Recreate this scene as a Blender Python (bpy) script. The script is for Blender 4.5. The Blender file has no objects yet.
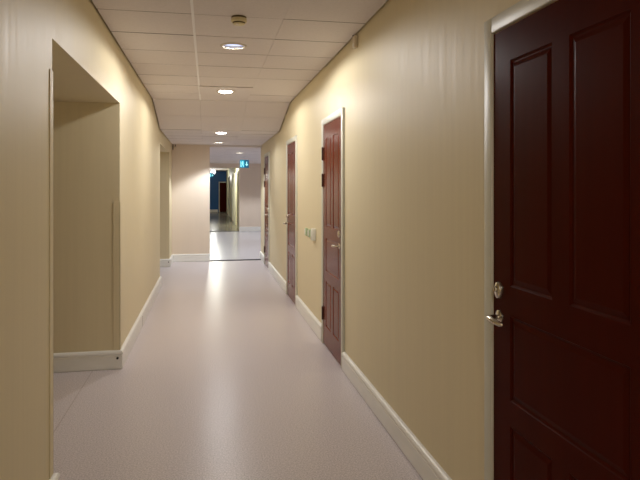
import bpy, bmesh, math, random
from mathutils import Vector, Matrix
random.seed(7)
C = bpy.context.scene.collection
PI = math.pi

# ------------------------------------------------------------------ layout (metres; +Y runs down the corridor)
XL, XR = -0.72, 1.105            # wall faces of the corridor
ZC, ZLOW, ZLOB, ZFAR = 2.66, 2.385, 2.345, 2.55
YB, YBRK, YLOW, YEND = -3.0, 7.85, 9.08, 12.16
YLOB = 20.35
YBLUE = 37.0
ROW = 0.553

# ------------------------------------------------------------------ helpers
def srgb(r, g, b):
    f = lambda c: (c/255/12.92) if c/255 <= .04045 else ((c/255+.055)/1.055)**2.4
    return (f(r), f(g), f(b), 1.0)

class MB:
    """collects faces and links them as ONE mesh object"""
    def __init__(s): s.v=[]; s.f=[]; s.m=[]; s.sm=[]
    def add(s, vs, fs, mi=0, smooth=False):
        o=len(s.v); s.v += [tuple(v) for v in vs]
        for f in fs: s.f.append([i+o for i in f]); s.m.append(mi); s.sm.append(smooth)
    def box(s, x0,x1,y0,y1,z0,z1, mi=0):
        vs=[(x,y,z) for z in (z0,z1) for y in (y0,y1) for x in (x0,x1)]
        s.add(vs,[(0,2,3,1),(4,5,7,6),(0,1,5,4),(2,6,7,3),(0,4,6,2),(1,3,7,5)],mi)
    def bbox(s, x0,x1,y0,y1,z0,z1, b=.003, seg=2, mi=0):
        """bevelled box"""
        bm=bmesh.new(); bmesh.ops.create_cube(bm,size=1)
        for v in bm.verts:
            v.co=Vector(((x0+x1)/2+v.co.x*(x1-x0),(y0+y1)/2+v.co.y*(y1-y0),(z0+z1)/2+v.co.z*(z1-z0)))
        bmesh.ops.bevel(bm,geom=bm.edges[:],offset=b,segments=seg,affect='EDGES',profile=.5)
        bm.verts.index_update()
        s.add([v.co[:] for v in bm.verts],[[v.index for v in f.verts] for f in bm.faces],mi,True); bm.free()
    def lathe(s, prof, c=(0,0,0), axis='z', n=32, mi=0, smooth=True, cap=False):
        """prof: list of (radius, height) along the axis"""
        vs=[]
        for r,h in prof:
            for k in range(n):
                a=2*PI*k/n; p=(r*math.cos(a), r*math.sin(a), h)
                if axis=='x': p=(p[2],p[0],p[1])
                elif axis=='y': p=(p[0],p[2],p[1])
                vs.append((p[0]+c[0],p[1]+c[1],p[2]+c[2]))
        fs=[]
        for i in range(len(prof)-1):
            for k in range(n):
                k2=(k+1)%n; fs.append((i*n+k,i*n+k2,(i+1)*n+k2,(i+1)*n+k))
        if cap: fs.append(list(range((len(prof)-1)*n,len(prof)*n))); fs.append(list(range(n))[::-1])
        s.add(vs,fs,mi,smooth)
    def tube(s, pts, rad, n=12, mi=0, flat=1.0):
        pts=[Vector(p) for p in pts]; rings=[]
        rad=rad if isinstance(rad,(list,tuple)) else [rad]*len(pts)
        up=Vector((0,0,1))
        for i,p in enumerate(pts):
            t=(pts[min(i+1,len(pts)-1)]-pts[max(i-1,0)]).normalized()
            a=t.cross(up)
            if a.length<1e-4: a=t.cross(Vector((1,0,0)))
            a.normalize(); b=a.cross(t).normalized()
            rings.append([p+a*math.cos(2*PI*k/n)*rad[i]*flat+b*math.sin(2*PI*k/n)*rad[i] for k in range(n)])
        vs=[v for r in rings for v in r]; fs=[]
        for i in range(len(pts)-1):
            for k in range(n):
                k2=(k+1)%n; fs.append((i*n+k,i*n+k2,(i+1)*n+k2,(i+1)*n+k))
        fs.append(list(range(n))[::-1]); fs.append([(len(pts)-1)*n+k for k in range(n)])
        s.add(vs,fs,mi,True)
    def build(s, name, mats, parent=None, loc=(0,0,0), fix=True):
        me=bpy.data.meshes.new(name); me.from_pydata(s.v,[],s.f)
        for m in (mats if isinstance(mats,(list,tuple)) else [mats]): me.materials.append(m)
        me.polygons.foreach_set('material_index',s.m); me.polygons.foreach_set('use_smooth',s.sm)
        me.update()
        if fix:
            bm=bmesh.new(); bm.from_mesh(me); bmesh.ops.recalc_face_normals(bm,faces=bm.faces); bm.to_mesh(me); bm.free()
        if any(s.sm): me.set_sharp_from_angle(angle=math.radians(40))
        o=bpy.data.objects.new(name,me); C.objects.link(o); o.location=loc
        if parent: o.parent=parent
        return o

def tag(o,label=None,cat=None,group=None,kind=None):
    if label: o['label']=label
    if cat: o['category']=cat
    if group: o['group']=group
    if kind: o['kind']=kind
    return o
def empty(name,loc,label,cat,group=None,kind=None):
    o=bpy.data.objects.new(name,None); C.objects.link(o); o.location=loc; o.empty_display_size=.1
    return tag(o,label,cat,group,kind)

# ------------------------------------------------------------------ materials
def mat(name, col, rough=.5, metal=0., spec=.5, emit=None, es=0.):
    m=bpy.data.materials.new(name); m.use_nodes=True
    b=m.node_tree.nodes['Principled BSDF']
    b.inputs['Base Color'].default_value=col; b.inputs['Roughness'].default_value=rough
    b.inputs['Metallic'].default_value=metal; b.inputs['Specular IOR Level'].default_value=spec
    if emit: b.inputs['Emission Color'].default_value=emit; b.inputs['Emission Strength'].default_value=es
    return m
def nodes(m): return m.node_tree.nodes, m.node_tree.links, m.node_tree.nodes['Principled BSDF']
def noise_tint(m, scale, amt, stretch=(1,1,1), bump=0., bdist=.002, detail=3, rough=None):
    """soft procedural variation in colour, with optional bump and roughness variation"""
    N,L,b=nodes(m); col=b.inputs['Base Color'].default_value[:]
    tc=N.new('ShaderNodeTexCoord'); mp=N.new('ShaderNodeMapping'); mp.inputs['Scale'].default_value=stretch
    nz=N.new('ShaderNodeTexNoise'); nz.inputs['Scale'].default_value=scale; nz.inputs['Detail'].default_value=detail
    L.new(tc.outputs['Object'],mp.inputs[0]); L.new(mp.outputs[0],nz.inputs['Vector'])
    rp=N.new('ShaderNodeValToRGB')
    rp.color_ramp.elements[0].position=.3; rp.color_ramp.elements[1].position=.7
    rp.color_ramp.elements[0].color=(*[c*(1-amt) for c in col[:3]],1)
    rp.color_ramp.elements[1].color=(*[min(1,c*(1+amt)) for c in col[:3]],1)
    L.new(nz.outputs['Fac'],rp.inputs[0]); L.new(rp.outputs[0],b.inputs['Base Color'])
    if bump:
        bp=N.new('ShaderNodeBump'); bp.inputs['Strength'].default_value=bump; bp.inputs['Distance'].default_value=bdist
        L.new(nz.outputs['Fac'],bp.inputs['Height']); L.new(bp.outputs[0],b.inputs['Normal'])
    if rough:
        mr=N.new('ShaderNodeMapRange'); mr.inputs['To Min'].default_value=rough[0]; mr.inputs['To Max'].default_value=rough[1]
        L.new(nz.outputs['Fac'],mr.inputs['Value']); L.new(mr.outputs[0],b.inputs['Roughness'])
    return m

M={}
M['wall']=noise_tint(mat('cream_wall_paint',srgb(222,210,177),.48,spec=.2),2.2,.018,(11,11,.35),bump=.4,bdist=.003,rough=(.42,.56))
M['pale_wall']=noise_tint(mat('pale_wall_paint',srgb(226,211,194),.42),2.,.02,(3,3,.4),bump=.15,bdist=.003)
M['niche_wall']=M['wall']
M['green_wall']=noise_tint(mat('pale_green_wall_paint',srgb(212,214,178),.4),2.,.02,(3,3,.4))
M['blue_wall']=noise_tint(mat('deep_blue_wall_paint',srgb(8,88,152),.5),2.,.04)
M['tile']=noise_tint(mat('ceiling_tile',srgb(220,213,213),.7,spec=.25),60,.03,bump=.08,bdist=.001)
M['rail']=mat('ceiling_rail_white',srgb(240,238,240),.45)
M['plenum']=mat('dark_plenum',srgb(70,52,34),.9)
M['base']=noise_tint(mat('baseboard_paint',srgb(236,236,232),.35),5,.03,(1,1,4),bump=.1)
M['frame']=noise_tint(mat('door_frame_paint',srgb(204,204,190),.4),5,.02)
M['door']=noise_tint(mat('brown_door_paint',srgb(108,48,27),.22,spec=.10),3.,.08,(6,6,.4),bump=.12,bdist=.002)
M['door_dark']=noise_tint(mat('brown_door_paint_shaded',srgb(66,20,8),.3,spec=.02),3.,.08,(6,6,.4),bump=.12,bdist=.002)  # same paint as the other doors; the near door's shade is in the colour
M['raw']=mat('bare_wood_edge',srgb(178,132,76),.6)
M['hinge']=mat('dark_hinge_metal',srgb(74,46,36),.4,.3)
M['steel']=mat('brushed_nickel',srgb(205,198,184),.22,1.)
M['dark']=mat('black_rubber',srgb(14,13,12),.6)
M['threshold']=mat('dark_threshold_metal',srgb(52,50,52),.5,.2)
M['switch_green']=mat('pale_green_plastic',srgb(176,196,160),.4)
M['switch_white']=mat('white_plastic',srgb(226,226,216),.4)
M['beige']=mat('beige_plastic',srgb(218,206,186),.5)
M['detector']=mat('aged_cream_plastic',srgb(216,204,164),.5)
M['detector_base']=mat('detector_base_brown',srgb(92,76,42),.6)
M['white_led']=mat('white_plastic_button',srgb(235,225,210),.4)
M['ring']=mat('downlight_trim',srgb(214,204,184),.35)
M['reflector']=mat('downlight_reflector',srgb(210,208,208),.2,1.)
def emis(name,col,s,base=(.8,.8,.8,1)): return mat(name,base,.4,emit=(*col,1),es=s)
M['lamp_on']=emis('lit_opal_lens',(1,.97,.90),26)
M['lamp_cool']=emis('lit_cool_lens',(.93,.97,1),14)
M['lamp_globe']=emis('glowing_opal_glass',(1,.98,.94),2.2)
M['lamp_dim']=emis('dim_bluish_lamp',(.58,.68,1.),1.1,(.25,.25,.3,1))
M['sign_cyan']=emis('sign_cyan_glow',(.0,.36,.55),1.0,(.0,.12,.16,1))
M['sign_teal']=emis('sign_deep_teal_glow',(.0,.13,.25),.75,(.0,.04,.08,1))
M['sign_white']=emis('sign_white_glow',(.45,1,1),1.,(.3,.6,.6,1))

def floor_mat(name,col,speck=.07,rough=.3,seams=()):
    m=mat(name,col,rough,spec=.24); N,L,b=nodes(m)
    tc=N.new('ShaderNodeTexCoord')
    n1=N.new('ShaderNodeTexNoise'); n1.inputs['Scale'].default_value=120; n1.inputs['Detail'].default_value=2
    L.new(tc.outputs['Object'],n1.inputs['Vector'])
    rp=N.new('ShaderNodeValToRGB'); e=rp.color_ramp.elements
    e[0].position=.36; e[1].position=.64
    e[0].color=(*[c*(1-2.2*speck) for c in col[:3]],1); e[1].color=(*[min(1,c*(1+1.6*speck)) for c in col[:3]],1)
    L.new(n1.outputs['Fac'],rp.inputs[0])
    out=rp.outputs[0]
    if seams:
        sx=N.new('ShaderNodeSeparateXYZ'); L.new(tc.outputs['Object'],sx.inputs[0])
        for s in seams:                                # welded vinyl seams running along the corridor
            c=N.new('ShaderNodeMath'); c.operation='COMPARE'; c.inputs[1].default_value=s; c.inputs[2].default_value=.004
            L.new(sx.outputs['X'],c.inputs[0])
            k=N.new('ShaderNodeMix'); k.data_type='RGBA'; k.blend_type='MULTIPLY'
            L.new(c.outputs[0],k.inputs['Factor']); L.new(out,k.inputs['A']); k.inputs['B'].default_value=(.8,.77,.76,1)
            out=k.outputs['Result']
    L.new(out,b.inputs['Base Color'])
    bp=N.new('ShaderNodeBump'); bp.inputs['Strength'].default_value=.06; bp.inputs['Distance'].default_value=.001
    L.new(n1.outputs['Fac'],bp.inputs['Height']); L.new(bp.outputs[0],b.inputs['Normal'])
    return m
M['floor']=floor_mat('speckled_pink_beige_vinyl',srgb(212,204,207),.10,.29,(-.93,))
M['floor_pale']=floor_mat('cool_lit_vinyl',srgb(208,208,216),.03,.2)  # same vinyl shifted cooler: the lobby's bluish light put into the colour
M['floor_dark']=floor_mat('grey_brown_linoleum',srgb(120,116,104),.05,.2)

# ------------------------------------------------------------------ doors: positions along the right wall (leaf y range)
FW=.064        # frame member width
DOORS=[ # number, leaf near y, leaf far y, handle side ('far'/'near'), hinges shown
 (1, 1.225, 2.105, 'far', False, 'dark'),
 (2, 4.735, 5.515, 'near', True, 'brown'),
 (3, 7.315, 8.125, 'far', False, 'brown'),
 (4, 10.66, 11.44, 'near', True, 'brown')]
ZLEAF=2.10

# ------------------------------------------------------------------ room shell
def structure(o,label,cat): return tag(o,label,cat,None,'structure')
ZT=2.95
def wall_run(mb,x0,x1,y0,y1,openings):
    y=y0
    for a,b,z in sorted(openings):
        mb.box(x0,x1,y,a,0,ZT); mb.box(x0,x1,a,b,z,ZT); y=b
    mb.box(x0,x1,y,y1,0,ZT)
# right wall with door openings
w=MB(); wall_run(w,XR,XR+.16,YB,12.42,[(a-FW-.003,b+FW+.003,ZLEAF+FW+.003) for _,a,b,*_ in DOORS])
structure(w.build('wall_right',M['wall']),'long cream yellow corridor wall holding the four brown doors','wall')
# left wall: solid blocks between the two side passages, low soffit over each passage
OP=[(2.93,5.07,2.205),(9.2,11.42,2.18)]
w=MB(); wall_run(w,-4.2,XL,YB,12.16,OP)
structure(w.build('wall_left',M['wall']),'cream yellow corridor wall pierced by two open side passages','wall')
w=MB(); w.box(-4.4,-4.2,YB,12.16,0,ZT)
structure(w.build('wall_side_passages',M['wall']),'cream wall closing the side passages at their far end','wall')
w=MB(); w.box(-4.2,.035,YEND,12.42,0,ZT)
structure(w.build('wall_end',M['pale_wall']),'short pale wall facing down the corridor beside the open portal','wall')
w=MB(); w.box(-.72,XR+.16,YB-.2,YB,0,ZT)
structure(w.build('wall_back',M['wall']),'cream wall behind the viewer','wall')
# lobby beyond the portal
w=MB(); w.box(-1.0,-.8,12.42,YBLUE,0,ZT)
structure(w.build('wall_lobby_left',M['pale_wall']),'pale wall on the hidden side of the lobby','wall')
w=MB(); w.box(4.2,4.4,12.42,YLOB,0,ZT); w.box(XR+.16,4.2,12.26,12.42,0,ZT)
structure(w.build('wall_lobby_right',M['pale_wall']),'pale wall on the far side of the lobby','wall')
w=MB(); w.box(1.065,4.2,YLOB,YLOB+.2,0,ZT); w.box(-.8,1.065,YLOB,YLOB+.2,2.2,ZT)
structure(w.build('wall_lobby_end',M['pale_wall']),'pale cream wall facing us past the bright lobby floor','wall')
FD=[(21.3,22.3),(24.0,25.0),(26.4,27.4),(31.0,32.0)]
w=MB(); wall_run(w,1.13,1.3,YLOB+.2,YBLUE,[(a,b,2.12) for a,b in FD])
structure(w.build('wall_far_right',M['green_wall']),'pale green wall with doors along the distant corridor','wall')
w=MB(); w.box(-.8,.655,YBLUE,YBLUE+.2,0,ZT); w.box(.655,1.6,YBLUE,YBLUE+.2,1.90,ZT); w.box(1.6,1.9,YBLUE,YBLUE+.2,0,ZT)
structure(w.build('wall_far_blue',M['blue_wall']),'deep blue wall at the very end of the distant corridor','wall')
# floors
def slab(name,m,x0,x1,y0,y1,label,parts=None):
    w=MB(); w.box(x0,x1,y0,y1,-.12,0)
    return structure(w.build(name,m),label,'floor')
slab('floor',M['floor'],-4.4,XR+.16,YB-.2,12.2,'speckled pinkish beige vinyl floor of the near corridor')
slab('floor_lobby',M['floor_pale'],-1.0,4.4,12.2,YLOB+.02,'shiny lobby floor, cool light painted into its pale grey, beyond the portal')
slab('floor_far',M['floor_dark'],-1.0,1.9,YLOB+.02,YBLUE+.3,'dull grey brown floor of the distant corridor')
def strip(name,x0,x1,y,label):
    w=MB(); w.bbox(x0,x1,y-.05,y+.05,0,.014,.004)
    structure(w.build(name,M['threshold']),label,'threshold strip')
strip('trim_1',.036,XR-.001,12.2,'dark metal threshold strip on the floor at the portal')
strip('trim_2',-.79,1.064,YLOB+.03,'dark threshold strip between lobby floor and distant floor')

# ------------------------------------------------------------------ ceilings of lay-in tiles (one mesh per ceiling plane)
LIGHT_R=.088
def tile_hole(w,x0,x1,y0,y1,z,cx,cy,r,th):
    n=48; an=[2*PI*k/n for k in range(n)]
    for X,Y in ((x0,y0),(x1,y0),(x0,y1),(x1,y1)): an.append(math.atan2(Y-cy,X-cx)%(2*PI))
    an=sorted(set(round(a,5) for a in an)); n=len(an); outer=[];inner=[]
    for a in an:
        c,s=math.cos(a),math.sin(a); t=1e9
        if abs(c)>1e-9: t=min(t,((x1 if c>0 else x0)-cx)/c)
        if abs(s)>1e-9: t=min(t,((y1 if s>0 else y0)-cy)/s)
        outer.append((cx+c*t,cy+s*t)); inner.append((cx+c*r,cy+s*r))
    vs=[(x,y,z) for x,y in outer]+[(x,y,z) for x,y in inner]+[(x,y,z+th) for x,y in inner]+[(x,y,z+th) for x,y in outer]
    fs=[]
    for k in range(n):
        q=(k+1)%n
        fs+=[(k,q,n+q,n+k),(n+k,n+q,2*n+q,2*n+k),(2*n+k,2*n+q,3*n+q,3*n+k),(3*n+k,3*n+q,q,k)]
    w.add(vs,fs,0)
def ceiling(name,xs,ys,z,label,lights=(),drop={},gap=.005,rails=(),edge=.014,x0=None,x1=None):
    w=MB(); th=.014; rnd=random.Random(hash(len(ys))%97)
    for i in range(len(xs)-1):
        for j in range(len(ys)-1):
            a,b,c,d=xs[i],xs[i+1],ys[j],ys[j+1]
            a+= edge if i==0 else .0008; b-= edge if i==len(xs)-2 else .0008
            c+=gap; d-=gap*.6
            zz=z+rnd.uniform(-.0008,.0008)+drop.get((i,j),0)
            L=[l for l in lights if a<l[0]<b and c<l[1]<d]
            if L: tile_hole(w,a,b,c,d,zz,L[0][0],L[0][1],LIGHT_R,th)
            else:
                t=rnd.uniform(-.0006,.0006)
                vs=[(a,c,zz+t),(b,c,zz),(b,d,zz-t),(a,d,zz)]; vs+= [(x,y,q+th) for x,y,q in vs]
                w.add(vs,[(0,3,2,1)],0); w.add(vs,[(4,5,6,7),(0,1,5,4),(2,3,7,6)],2); w.add(vs,[(1,2,6,5),(3,0,4,7)],0)
    for r in rails: w.box(r-.009,r+.009,ys[0],ys[-1],z-.0035,z+.004,1)
    X0=xs[0]-.01 if x0 is None else x0; X1=xs[-1]+.01 if x1 is None else x1
    w.box(xs[0],xs[-1],ys[0],ys[-1],z+.16,z+.18,2)
    return structure(w.build(name,[M['tile'],M['rail'],M['plenum']]),label,'ceiling')
LX=.205
yrow=[YBRK-ROW*k for k in range(19,-1,-1)]; yrow=[YB]+[y for y in yrow if y>YB+.05]
def mid(k): return YBRK-ROW*(k+.5)        # centre of the k-th row back from the break
LIGHTS=[(LX,mid(15)),(LX,mid(9)),(LX,mid(5)),(LX,mid(1)),(LX,mid(19)+.05)]
nr=len(yrow)-1
ceiling('ceiling',[XL,-.1,.51,XR],yrow,ZC,'tiled ceiling of the near corridor with a pale rail',LIGHTS,drop={(1,nr-2):-.009},rails=(-.1,))
# sloped step down
w=MB(); cols=[XL,-.1,.51,XR]
for i in range(3):
    for j in range(2):
        a=cols[i]+(.014 if i==0 else .0006); b=cols[i+1]-(.014 if i==2 else .0006)
        f0=j/2+(.006 if j==0 else .0015); f1=(j+1)/2-(.006 if j==1 else .0015)
        P=lambda f:(YBRK+(YLOW-YBRK)*f, ZC+(ZLOW-ZC)*f)
        (c,z0),(d,z1)=P(f0),P(f1)
        vs=[(a,c,z0),(b,c,z0),(b,d,z1),(a,d,z1)]; vs+=[(x,y+.003,q+.014) for x,y,q in vs]
        w.add(vs,[(0,3,2,1),(4,5,6,7),(0,1,5,4),(1,2,6,5),(2,3,7,6),(3,0,4,7)],0)
w.box(XL,XR,YBRK,YLOW,ZC+.1,ZC+.12,2)
structure(w.build('ceiling_slope',[M['tile'],M['rail'],M['plenum']]),'sloping tiled ceiling panel stepping down between the two lit lamps','ceiling')
ylow=[YLOW+ROW*k for k in range(6)]; ylow=[y for y in ylow if y<YEND-.1]+[YEND]
LIGHTS_LOW=[(LX,ylow[0]+ROW*.62),(LX,ylow[4]+.20)]
ceiling('ceiling_low',[XL,-.1,.51,XR],ylow,ZLOW,'lower tiled ceiling in front of the short pale end wall',LIGHTS_LOW)
w=MB(); w.box(.035,XR,YEND-.004,12.44,ZLOB,ZLOW+.18)
structure(w.build('trim_3',M['tile']),'plain pale lintel over the portal to the lobby','lintel')
LIGHTS_LOB=[(.75,14.1),(.75,18.4),(2.4,14.1),(2.4,18.4)]
ceiling('ceiling_lobby',[-.8+.6*k for k in range(9)][:-1]+[4.2],[12.44+.6*k for k in range(13)]+[YLOB],ZLOB,'grey white tiled ceiling of the lobby beyond the portal',LIGHTS_LOB,gap=.004)
LIGHTS_FAR=[(.30,23.3)]
ceiling('ceiling_far',[-.8,-.2,.6,1.13],[YLOB+.2+.82*k for k in range(20)]+[YBLUE],ZFAR,'tan ceiling of the distant corridor',LIGHTS_FAR,edge=.004)

# ------------------------------------------------------------------ baseboards
PROF=[(0,0),(.016,0),(.016,.005),(.024,.009),(.024,.112),(.0195,.116),(.0195,.121),(.026,.125),(.028,.132),(.027,.140),(.021,.149),(.012,.154),(0,.156)]
def base_run(w,path,closed=False):
    """sweeps the moulding along a path in plan; the room lies on the left of the path direction; corners are mitred"""
    P=[Vector((p[0],p[1])) for p in path]; rings=[]
    for i,p in enumerate(P):
        ds=[]
        if i>0: ds.append((P[i]-P[i-1]).normalized())
        if i<len(P)-1: ds.append((P[i+1]-P[i]).normalized())
        ns=[Vector((-d.y,d.x)) for d in ds]
        n=sum(ns,Vector((0,0)));n.normalize(); k=1/max(.2,n.dot(ns[0]))
        rings.append([(p.x+n.x*t*k,p.y+n.y*t*k,z+.0) for t,z in PROF])
    m=len(PROF); vs=[v for r in rings for v in r]; fs=[]
    for i in range(len(P)-1):
        for k in range(m-1): fs.append((i*m+k,i*m+k+1,(i+1)*m+k+1,(i+1)*m+k))
    fs.append(list(range(m))); fs.append([(len(P)-1)*m+k for k in range(m)][::-1])
    w.add(vs,fs,0,False)
def baseboard(name,path,label):
    w=MB(); base_run(w,path); return structure(w.build(name,M['base']),label,'baseboard')
e=.0005
# right wall: room is on the -X side, so run towards +Y (left of +Y is -X)
edges=[(YB,DOORS[0][1]-FW-.004)]+[(DOORS[i][2]+FW+.004,DOORS[i+1][1]-FW-.004) for i in range(3)]+[(DOORS[3][2]+FW+.004,12.42)]
labs=['pale baseboard under the right wall behind the viewer','long pale moulded baseboard between the dark near door and the red brown door',
      'pale moulded baseboard beneath the light switches between two doors','pale moulded baseboard between the third and the fourth door','short pale baseboard past the farthest corridor door by the portal']
for (a,b),l in zip(edges,labs): baseboard('baseboard_right',[(XR-e,a),(XR-e,b)],l)
# left wall runs towards -Y (left of -Y is +X)
baseboard('baseboard_left',[(-4.0,2.93+e),(XL+e,2.93+e),(XL+e,YB)][::1],'pale baseboard end at the near corner of the first side passage')
bb=baseboard('baseboard_left',[(XL+e,9.2-.0),(XL+e,5.07-e),(-4.0,5.07-e)],'pale moulded baseboard wrapping the corner past the first side passage')
bb2=baseboard('baseboard_left',[(XL+e,YEND-e),(XL+e,11.42-e),(-4.0,11.42-e)],'pale baseboard at the far corner of the second side passage')
baseboard('baseboard_end',[(.035,YEND-e),(XL+.02,YEND-e)],'white baseboard along the short pale end wall')
baseboard('baseboard_lobby',[(4.2,YLOB-e),(1.065,YLOB-e)],'white baseboard under the pale wall past the lobby')
baseboard('baseboard_far',[(.60,YBLUE-e),(-.8,YBLUE-e)],'pale baseboard along the blue wall')
for p,y,nm in ((bb,5.07,'screw_cap'),(bb2,11.42,'screw_cap')):
    s=MB(); s.lathe([(.0,-.006),(.008,-.006),(.010,-.002),(.010,.004)],(XL-.014,y-.0285,.095),'y',16)
    o=s.build(nm,M['dark'],p); o['label']='small black screw cap'
# gap seam in the left baseboard
s=MB(); s.box(XL+.023,XL+.0252,6.545,6.555,.008,.114); o=s.build('joint',M['plenum'],bb); o['label']='dark butt joint'

# ------------------------------------------------------------------ doors
def rect_loop(a0,a1,z0,z1,n): return [(-n,a0,z0),(-n,a1,z0),(-n,a1,z1),(-n,a0,z1)]
def make_leaf(w, a0,a1,z0,z1, n1, n0, panels):
    """panelled front: flat stiles and rails with moulded raised fields; local x=-depth out of wall"""
    xs=sorted({a0,a1}|{p[0] for p in panels}|{p[1] for p in panels})
    zs=sorted({z0,z1}|{p[2] for p in panels}|{p[3] for p in panels})
    inside=lambda x,z: any(p[0]<x<p[1] and p[2]<z<p[3] for p in panels)
    b=.003
    X=[x for x in xs]; Z=[z for z in zs]
    X[0]+=b;X[-1]-=b;Z[0]+=b;Z[-1]-=b
    for i in range(len(X)-1):
        for j in range(len(Z)-1):
            if not inside((X[i]+X[i+1])/2,(Z[j]+Z[j+1])/2):
                w.add(rect_loop(X[i],X[i+1],Z[j],Z[j+1],n1),[(0,1,2,3)],0)
    for p in panels:
        prev=rect_loop(*p,n1)
        for off,dep in ((.003,.003),(.009,.006),(.013,.006),(.028,.0015),(.031,.001)):
            cur=rect_loop(p[0]+off,p[1]-off,p[2]+off,p[3]-off,n1-dep)
            w.add(prev+cur,[(k,(k+1)%4,4+(k+1)%4,4+k) for k in range(4)],0); prev=cur
        w.add(prev,[(0,1,2,3)],0)
    f=rect_loop(a0+b,a1-b,z0+b,z1-b,n1); g=rect_loop(a0,a1,z0,z1,n1-.003); h=rect_loop(a0,a1,z0,z1,n0)
    w.add(f+g,[(k,(k+1)%4,4+(k+1)%4,4+k) for k in range(4)],1)
    w.add(g+h,[(k,(k+1)%4,4+(k+1)%4,4+k) for k in range(4)],1)
    w.add(h,[(3,2,1,0)],0)
DL={1:('brown panelled door close to us, its shade painted in, with nickel lever handle and lock','door'),
    2:('red brown panelled door with three hinges, just past the wall switches side of the near wall','door'),
    3:('narrow looking brown door between the light switches and the farthest corridor door','door'),
    4:('farthest brown corridor door, by the portal to the lobby','door')}
DL[2]=('glossy red brown panelled door with three dark hinges, nearest beside the light switches','door')
def make_door(num,ya,yb,side,hinges,kind):
    yc=(ya+yb)/2; hw=(yb-ya)/2
    lab,cat=DL[num]
    r=empty('door_%d'%num,(XR,yc,0),lab,cat,None,'structure')
    wd=2*hw
    n1=.012
    st=.128 if wd>.85 else .112; mu=.09; iw=(wd-2*st-mu)/2
    L0,L1=-hw+st,hw-st; c0,c1=L0+iw,L1-iw
    P=[(L0,c0,1.137,ZLEAF-.128),(c1,L1,1.137,ZLEAF-.128),(L0,L1,.715,1.028),(L0,c0,.19,.622),(c1,L1,.19,.622)]
    w=MB(); make_leaf(w,-hw,hw,.008,ZLEAF,n1,-.028,P)
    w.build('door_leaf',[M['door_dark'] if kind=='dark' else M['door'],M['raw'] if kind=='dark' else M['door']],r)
    # frame: two jambs and a head, proud of the wall, with a stop behind the leaf
    g=.004; f=MB()
    fr=.02
    a,b=hw+g,hw+FW
    for s in (-1,1):
        lo,hi=sorted((s*a,s*b)); f.bbox(-fr,.10,lo,hi,0,ZLEAF+FW,.004,2)
        lo,hi=sorted((s*(a-.016),s*(a+.002))); f.box(.032,.10,lo,hi,0,ZLEAF+g)
    f.bbox(-fr+.0005,.10,-a-.001,a+.001,ZLEAF+g,ZLEAF+FW,.004,2)
    f.box(.032,.10,-a,a,ZLEAF-.012,ZLEAF+g+.002)
    f.build('door_frame',M['frame'],r)
    # dark room side behind the leaf
    s=1 if side=='far' else -1
    ha=s*(hw-.058)
    h=MB()
    h.tube([(-n1-.006,ha,1.01),(-n1-.036,ha,1.01),(-n1-.050,ha-s*.004,1.01),(-n1-.056,ha-s*.016,1.01),(-n1-.056,ha-s*.045,1.009),(-n1-.054,ha-s*.064,1.006),(-n1-.048,ha-s*.082,1.003),(-n1-.040,ha-s*.088,1.002)],
           [.010,.010,.011,.0115,.011,.010,.0095,.007],14)
    ho=h.build('handle',M['steel'],r); ho['label']='nickel lever handle'
    q=MB(); q.lathe([(0,-.012),(.020,-.012),(.0255,-.009),(.0265,-.004),(.0265,0)],(-n1,ha,1.01),'x',28); q.build('rosette',M['steel'],ho)
    k=MB()
    n=28; vs=[]
    for rr,d in ((0,.020),(.6,.020),(.9,.016),(1,.008),(1,0)):
        for t in range(n):
            an=2*PI*t/n; vs.append((-n1-d,ha+math.cos(an)*.024*rr,1.112+math.sin(an)*.033*rr))
    k.add(vs,[(i*n+t,i*n+(t+1)%n,(i+1)*n+(t+1)%n,(i+1)*n+t) for i in range(4) for t in range(n)],0,True)
    ko=k.build('lock',M['steel'],r); ko['label']='oval nickel lock'
    c=MB(); c.lathe([(0,-.005),(.009,-.005),(.011,-.002),(.011,.001)],(-n1-.020,ha,1.117),'x',20); c.build('lock_cylinder',M['steel'],ko)
    c=MB(); c.box(-n1-.0262,-n1-.0245,ha-.0012,ha+.0012,1.111,1.123); c.build('keyhole',M['dark'],ko)
    if hinges:
        hs=-s*(hw+.002)
        for zc in (1.83,1.575,.295):
            hb=MB(); hb.lathe([(.004,-.064),(.0078,-.060),(.0085,-.056),(.0085,-.002),(.0075,0),(.0085,.002),(.0085,.056),(.0078,.060),(.004,.064)],(-n1-.009,hs,zc),'z',18,cap=True)
            hb.box(-n1-.006,-n1-.001,hs-.022,hs+.022,zc-.05,zc+.05)
            hb.build('hinge',M['hinge'],r)
    return r
for d in DOORS: make_door(*d)

# doors of the distant corridor
for i,(a,b) in enumerate(FD):
    r=empty('door_%d'%(5+i),(1.13,(a+b)/2,0),['distant dark door with white frame, first past the lobby corner','distant dark door with white frame, second along the pale green wall',
       'distant dark door with white frame, third along the pale green wall','distant dark door with white frame, closest to the blue wall'][i],'door',None,'structure')
    hw=(b-a)/2
    w=MB(); make_leaf(w,-hw+.07,hw-.07,.01,2.05,.0,-.04,[(-hw+.19,hw-.19,.2,.95),(-hw+.19,hw-.19,1.15,1.92)]); w.build('door_leaf',[M['door'],M['door']],r)
    f=MB()
    for s in (-1,1):
        lo,hi=sorted((s*(hw-.066),s*(hw-.001))); f.bbox(-.05,.1,lo,hi,0,2.12,.004,1)
    f.bbox(-.0495,.1,-hw+.066,hw-.066,2.054,2.12,.004,1); f.build('door_frame',M['frame'],r)
r=empty('door_9',(1.12,YBLUE,0),'dark doorway with white frame in the blue end wall','door',None,'structure')
w=MB(); w.bbox(-.40,.40,.03,.07,.01,1.83,.003,1); w.build('door_leaf',M['door_dark'],r)
f=MB()
for s in (-1,1):
    lo,hi=sorted((s*.404,s*.462)); f.bbox(lo,hi,-.02,.1,0,1.895,.004,1)
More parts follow.
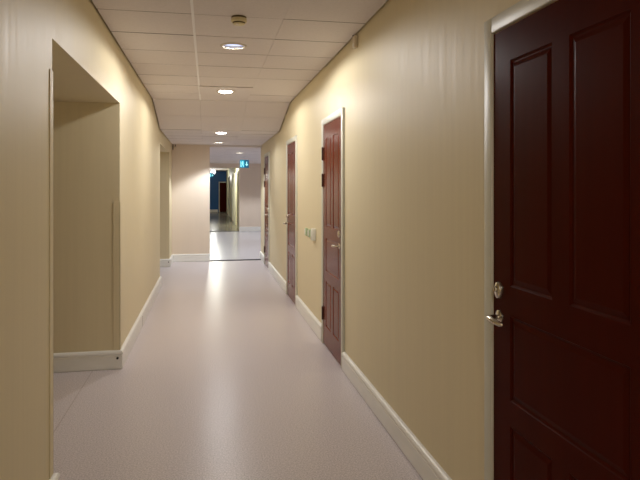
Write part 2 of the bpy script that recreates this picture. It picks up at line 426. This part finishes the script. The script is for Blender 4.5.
f.bbox(-.404,.404,-.0195,.1,1.835,1.895,.004,1); f.build('door_frame',M['frame'],r)

# ------------------------------------------------------------------ corner guards (thin painted angles on the passage corners)
def guard(y,s,z1,label):
    """s: +1 when the passage lies at larger y"""
    w=MB(); t=.005; f=.052
    w.bbox(XL,XL+t,*sorted((y+s*t,y-s*f)),.156,z1,.0015,1)
    w.bbox(XL-f,XL+t,*sorted((y,y+s*t)),.156,z1,.0015,1)
    tag(w.build('corner_guard',M['wall']),label,'corner guard')
guard(2.93,1,2.05,'thin cream corner guard on the near corner of the first side passage')
guard(5.07,-1,1.385,'cream corner guard ending at chest height on the far corner of the first side passage')

# ------------------------------------------------------------------ recessed downlights
def downlight(x,y,z,lens,label,drop=0.,spot=None,col=(1,.93,.84),cut=116,group='round recessed ceiling downlights',blend=.3):
    r=empty('ceiling_downlight',(x,y,z),label,'ceiling light',group)
    w=MB(); w.lathe([(.083,.004),(.084,-.003),(.088,-.0075),(.098,-.008),(.106,-.005),(.108,-.0008),(.108,.0)],n=48); w.build('trim_ring',M['ring'],r)
    w=MB(); w.lathe([(.0835,.002),(.083,.012),(.078,.03),(.072,.045),(.070,.055)],n=40); w.build('reflector',M['reflector'],r)
    w=MB()
    if drop>0: w.lathe([(.0,-drop),(.03,-drop+.001),(.055,-drop+.004),(.072,-drop+.010),(.078,.006),(.079,.012)],n=40)
    else: w.lathe([(.0,.010),(.04,.011),(.066,.014),(.080,.020)],n=40)
    w.build('lamp',lens,r)
    if spot:
        l=bpy.data.lights.new('downlight_beam','SPOT'); l.energy=spot; l.color=col; l.spot_size=math.radians(cut); l.spot_blend=blend; l.shadow_soft_size=.07
        o=bpy.data.objects.new('downlight_beam',l); C.objects.link(o); o.parent=r; o.location=(0,0,-.035-drop)
    return r
warm=(1,.965,.93); cool=(.86,.94,1.)
G='round recessed ceiling downlights'
P_NEAR=112
downlight(*LIGHTS[0],ZC,M['lamp_on'],'lit round downlight above the viewer',.006,P_NEAR*.29,warm,176,G,.35)
downlight(*LIGHTS[4],ZC,M['lamp_on'],'lit round downlight far behind the viewer',.006,P_NEAR*.29,warm,176,G,.35)
downlight(*LIGHTS[1],ZC,M['lamp_dim'],'unlit round downlight above the dark near door')
downlight(*LIGHTS[2],ZC,M['lamp_dim'],'dim bluish round downlight just past the smoke detector',0,50,(1,.97,.95),176,G,.15)
downlight(*LIGHTS[3],ZC-.009,M['lamp_on'],'brightly lit round downlight in the sagging tile before the sloped ceiling',.022,P_NEAR*.45,warm,176,G,.15)
downlight(*LIGHTS_LOW[0],ZLOW,M['lamp_on'],'lit round downlight just past the ceiling slope',.022,P_NEAR*.21,(.97,.98,1),172,G,.25)
downlight(*LIGHTS_LOW[1],ZLOW,M['lamp_cool'],'recessed downlight nearest the short pale end wall',0,P_NEAR*.85,(.88,.94,1.),116,G,.35)
for i,(x,y) in enumerate(LIGHTS_LOB):  # added in place of window light, except the one before the facing wall
    downlight(x,y,ZLOB,M['lamp_cool'],['added downlight in the lobby ceiling just beyond the portal','recessed downlight in the lobby ceiling before the pale facing wall','added unseen downlight deep in the lobby near the portal','added unseen downlight deep in the lobby near the pale wall'][i],0,62,(.93,.96,1),130)
downlight(*LIGHTS_FAR[0],ZFAR,M['lamp_cool'],'added unseen downlight above the lintel, brightening the distant corridor',0,190,(1,1,.86),176)  # unseen lamp added to brighten the pale green wall
r=empty('ceiling_globe_lamp',(.275,33.0,ZFAR),'glowing white globe lamp on the distant ceiling before the blue wall','ceiling light')
w=MB(); w.lathe([(0,0),(.07,0),(.07,-.02),(.05,-.03)],n=32); w.build('mount',M['ring'],r)
w=MB(); w.lathe([(.05,-.025)]+[(.14*math.sin(t),-.15+.13*math.cos(t)) for t in [.4+k*(PI-.4)/14 for k in range(14)]]+[(0,-.28)],n=32); w.build('glass_globe',M['lamp_globe'],r)
l=bpy.data.lights.new('globe_light','POINT'); l.energy=34; l.color=(1,.98,.92); l.shadow_soft_size=.14
o=bpy.data.objects.new('globe_light',l); C.objects.link(o); o.parent=r; o.location=(0,-.0,-.45)

# ------------------------------------------------------------------ smoke detector
r=empty('smoke_detector',(.206,3.985,ZC),'cream round smoke detector on the ceiling before the dim downlight','smoke detector')
w=MB(); w.lathe([(0,0),(.050,0),(.051,-.004),(.050,-.010),(.047,-.012)],n=40); o=w.build('mounting_base',M['detector_base'],r); o['label']='dark brown base ring'
w=MB(); w.lathe([(.047,-.012),(.052,-.013),(.053,-.020),(.0525,-.034),(.049,-.038),(.043,-.039)],n=40); w.build('housing',M['detector'],r)
w=MB(); w.lathe([(.043,-.039),(.040,-.040),(.038,-.046)],n=40); w.build('smoke_vent',M['detector_base'],r)
w=MB(); w.lathe([(.040,-.046),(.039,-.050),(.030,-.054),(0,-.055)],n=40); w.build('cap',M['detector'],r)
w=MB(); w.lathe([(.010,-.050),(.009,-.058),(.005,-.061),(0,-.0615)],(-.012,-.024,0),n=20); o=w.build('indicator',M['white_led'],r); o['label']='small white button'

# ------------------------------------------------------------------ small boxes at the ceiling edge
r=empty('wall_sensor',(XR,4.27,2.59),'small beige box at the top of the right wall under the ceiling','sensor')
w=MB(); w.bbox(-.030,0,-.028,.028,-.035,.058,.006,3); w.build('housing',M['beige'],r)
w=MB(); w.lathe([(0,-.004),(.012,-.003),(.016,0)],(-.030,.0,-.012),'x',20); o=w.build('lens',M['switch_white'],r); o['label']='small white lens'
w=MB(); w.tube([(-.022,.035,.071),(-.02,.036,.06),(-.012,.032,.048),(-.010,.027,.045)],.005,8); o=w.build('cable',M['dark'],r); o['label']='short black cable'
r=empty('wall_box',(XL+.06,YEND,2.325),'tiny box with dark cable in the top corner of the short pale end wall','wall box')
w=MB(); w.bbox(-.025,.03,-.022,0,-.02,.015,.004,2); w.build('housing',M['beige'],r)
w=MB(); w.tube([(-.036,-.008,-.05),(-.036,-.008,.055)],.008,8); w.tube([(0.012,-.010,.016),(.012,-.010,.055)],.007,8); o=w.build('cable',M['hinge'],r); o['label']='brown cable'

# ------------------------------------------------------------------ switches on the right wall
def switch(y,label):
    r=empty('light_switch',(XR,y,1.005),label,'light switch',None)
    r['group']='pale green light switches'
    w=MB(); w.bbox(-.022,0,-.043,.043,-.043,.043,.004,2); w.build('housing',M['switch_green'],r)
    w=MB(); w.bbox(-.029,-.0215,-.026,.026,-.03,.03,.003,2); w.build('rocker',M['switch_white'],r)
switch(6.52,'pale green light switch on the right wall, the farther of the pair')
switch(6.31,'pale green light switch on the right wall, next to the white box')
r=empty('key_box',(XR,6.01,1.012),'white surface box with a short cord beside the pale green switches','switch box')
w=MB(); w.bbox(-.042,0,-.040,.040,-.062,.062,.006,3); w.build('housing',M['switch_white'],r)
w=MB(); w.bbox(-.047,-.0415,-.024,.024,-.03,.04,.003,2); w.build('cover',M['switch_white'],r)
w=MB(); w.tube([(-.02,-.004,-.06),(-.02,-.004,-.078),(-.016,-.003,-.092)],.006,8); o=w.build('cord',M['beige'],r)

# ------------------------------------------------------------------ exit signs
def poly(w,pts,y,mi,dep=.0012):
    vs=[(x,y,z) for x,z in pts]+[(x,y+dep,z) for x,z in pts]; n=len(pts)
    w.add(vs,[list(range(n)),list(range(n,2*n))[::-1]]+[(k,(k+1)%n,n+(k+1)%n,n+k) for k in range(n)],mi)
def exit_sign(loc,label,zc,sc=1.):
    r=empty('exit_sign',loc,label,'exit sign','hanging exit signs')
    W,H,D=.124*sc,.108*sc,.022; sc*=.9
    w=MB(); w.bbox(-W,W,-D,D,-H,H,.004,2); w.build('housing',M['sign_teal'],r)
    w=MB(); w.bbox(-W*.94,W*.02,-D-.003,-D+.001,-H*.92,H*.92,.001,1); o=w.build('lit_panel',M['sign_cyan'],r)
    g=MB(); y=-D-.006; S=sc
    # a running person in front of a doorway, seen as white shapes
    poly(g,[(-.118*S,.085*S),(-.100*S,.085*S),(-.100*S,-.095*S),(-.118*S,-.095*S)],y,0)
    poly(g,[(-.052*S+.018*S*math.cos(t),.068*S+.018*S*math.sin(t)) for t in [2*PI*k/14 for k in range(14)]],y,0)
    poly(g,[(-.075*S,.044*S),(-.035*S,.050*S),(-.038*S,-.015*S),(-.068*S,-.018*S)],y,0)
    poly(g,[(-.068*S,-.012*S),(-.050*S,-.016*S),(-.075*S,-.058*S),(-.092*S,-.094*S),(-.104*S,-.086*S)][::1],y,0)
    poly(g,[(-.055*S,-.012*S),(-.036*S,-.012*S),(-.020*S,-.045*S),(-.022*S,-.094*S),(-.038*S,-.094*S),(-.038*S,-.050*S)],y,0)
    poly(g,[(-.073*S,.044*S),(-.062*S,.030*S),(-.088*S,.010*S),(-.098*S,.022*S)],y,0)
    poly(g,[(-.040*S,.048*S),(-.038*S,.030*S),(-.012*S,.012*S),(-.004*S,.024*S)],y,0)
    g.build('running_figure_symbol',M['sign_white'],r)
    g=MB(); cx=.070*S
    poly(g,[(cx-.013*S,.070*S),(cx+.013*S,.070*S),(cx+.013*S,-.010*S),(cx-.013*S,-.010*S)],-D-.003,0)
    poly(g,[(cx-.050*S,-.008*S),(cx+.050*S,-.008*S),(cx,-.070*S)],-D-.003,0)
    g.build('down_arrow_symbol',M['sign_white'],r)
    h=MB(); z1=zc-loc[2]
    if z1>H+.02:
        for s in (-1,1): h.tube([(s*W*.6,0,H-.003),(s*W*.6,0,z1)],.004,8)
    else: h.bbox(-.05,.05,-.015,.015,H-.003,z1,.002,1)
    if z1>H+.02: h.box(-W*.62,W*.62,-.006,.006,z1-.008,z1)
    h.build('mounting_bracket',M['rail'],r)
    return r
exit_sign((.985,16.2,2.165),'cyan lit exit sign with white figure and down arrow under the lobby ceiling',ZLOB)
exit_sign((.16,29.5,2.14),'tiny distant cyan exit sign hanging before the blue wall',ZFAR)

# ------------------------------------------------------------------ camera
cam=bpy.data.cameras.new('camera'); co=bpy.data.objects.new('camera',cam); C.objects.link(co)
F=583.
cam.sensor_width=36; cam.lens=F/640*36; cam.shift_y=-52/640
co.location=(0,0,1.5); co.rotation_euler=(PI/2,0,-math.atan(112/F))
cam.clip_start=.02; cam.clip_end=200
bpy.context.scene.camera=co

# ------------------------------------------------------------------ world and view
wd=bpy.data.worlds.new('world'); bpy.context.scene.world=wd; wd.use_nodes=True
wd.node_tree.nodes['Background'].inputs[0].default_value=(.01,.01,.012,1)
s=bpy.context.scene
s.view_settings.view_transform='Standard'; s.view_settings.look='None'; s.view_settings.gamma=1; s.view_settings.exposure=0.08
s.view_settings.use_curve_mapping=False
s.cycles.max_bounces=10; s.cycles.diffuse_bounces=7; s.cycles.glossy_bounces=5
s.cycles.use_denoising=True; s.cycles.sample_clamp_indirect=6
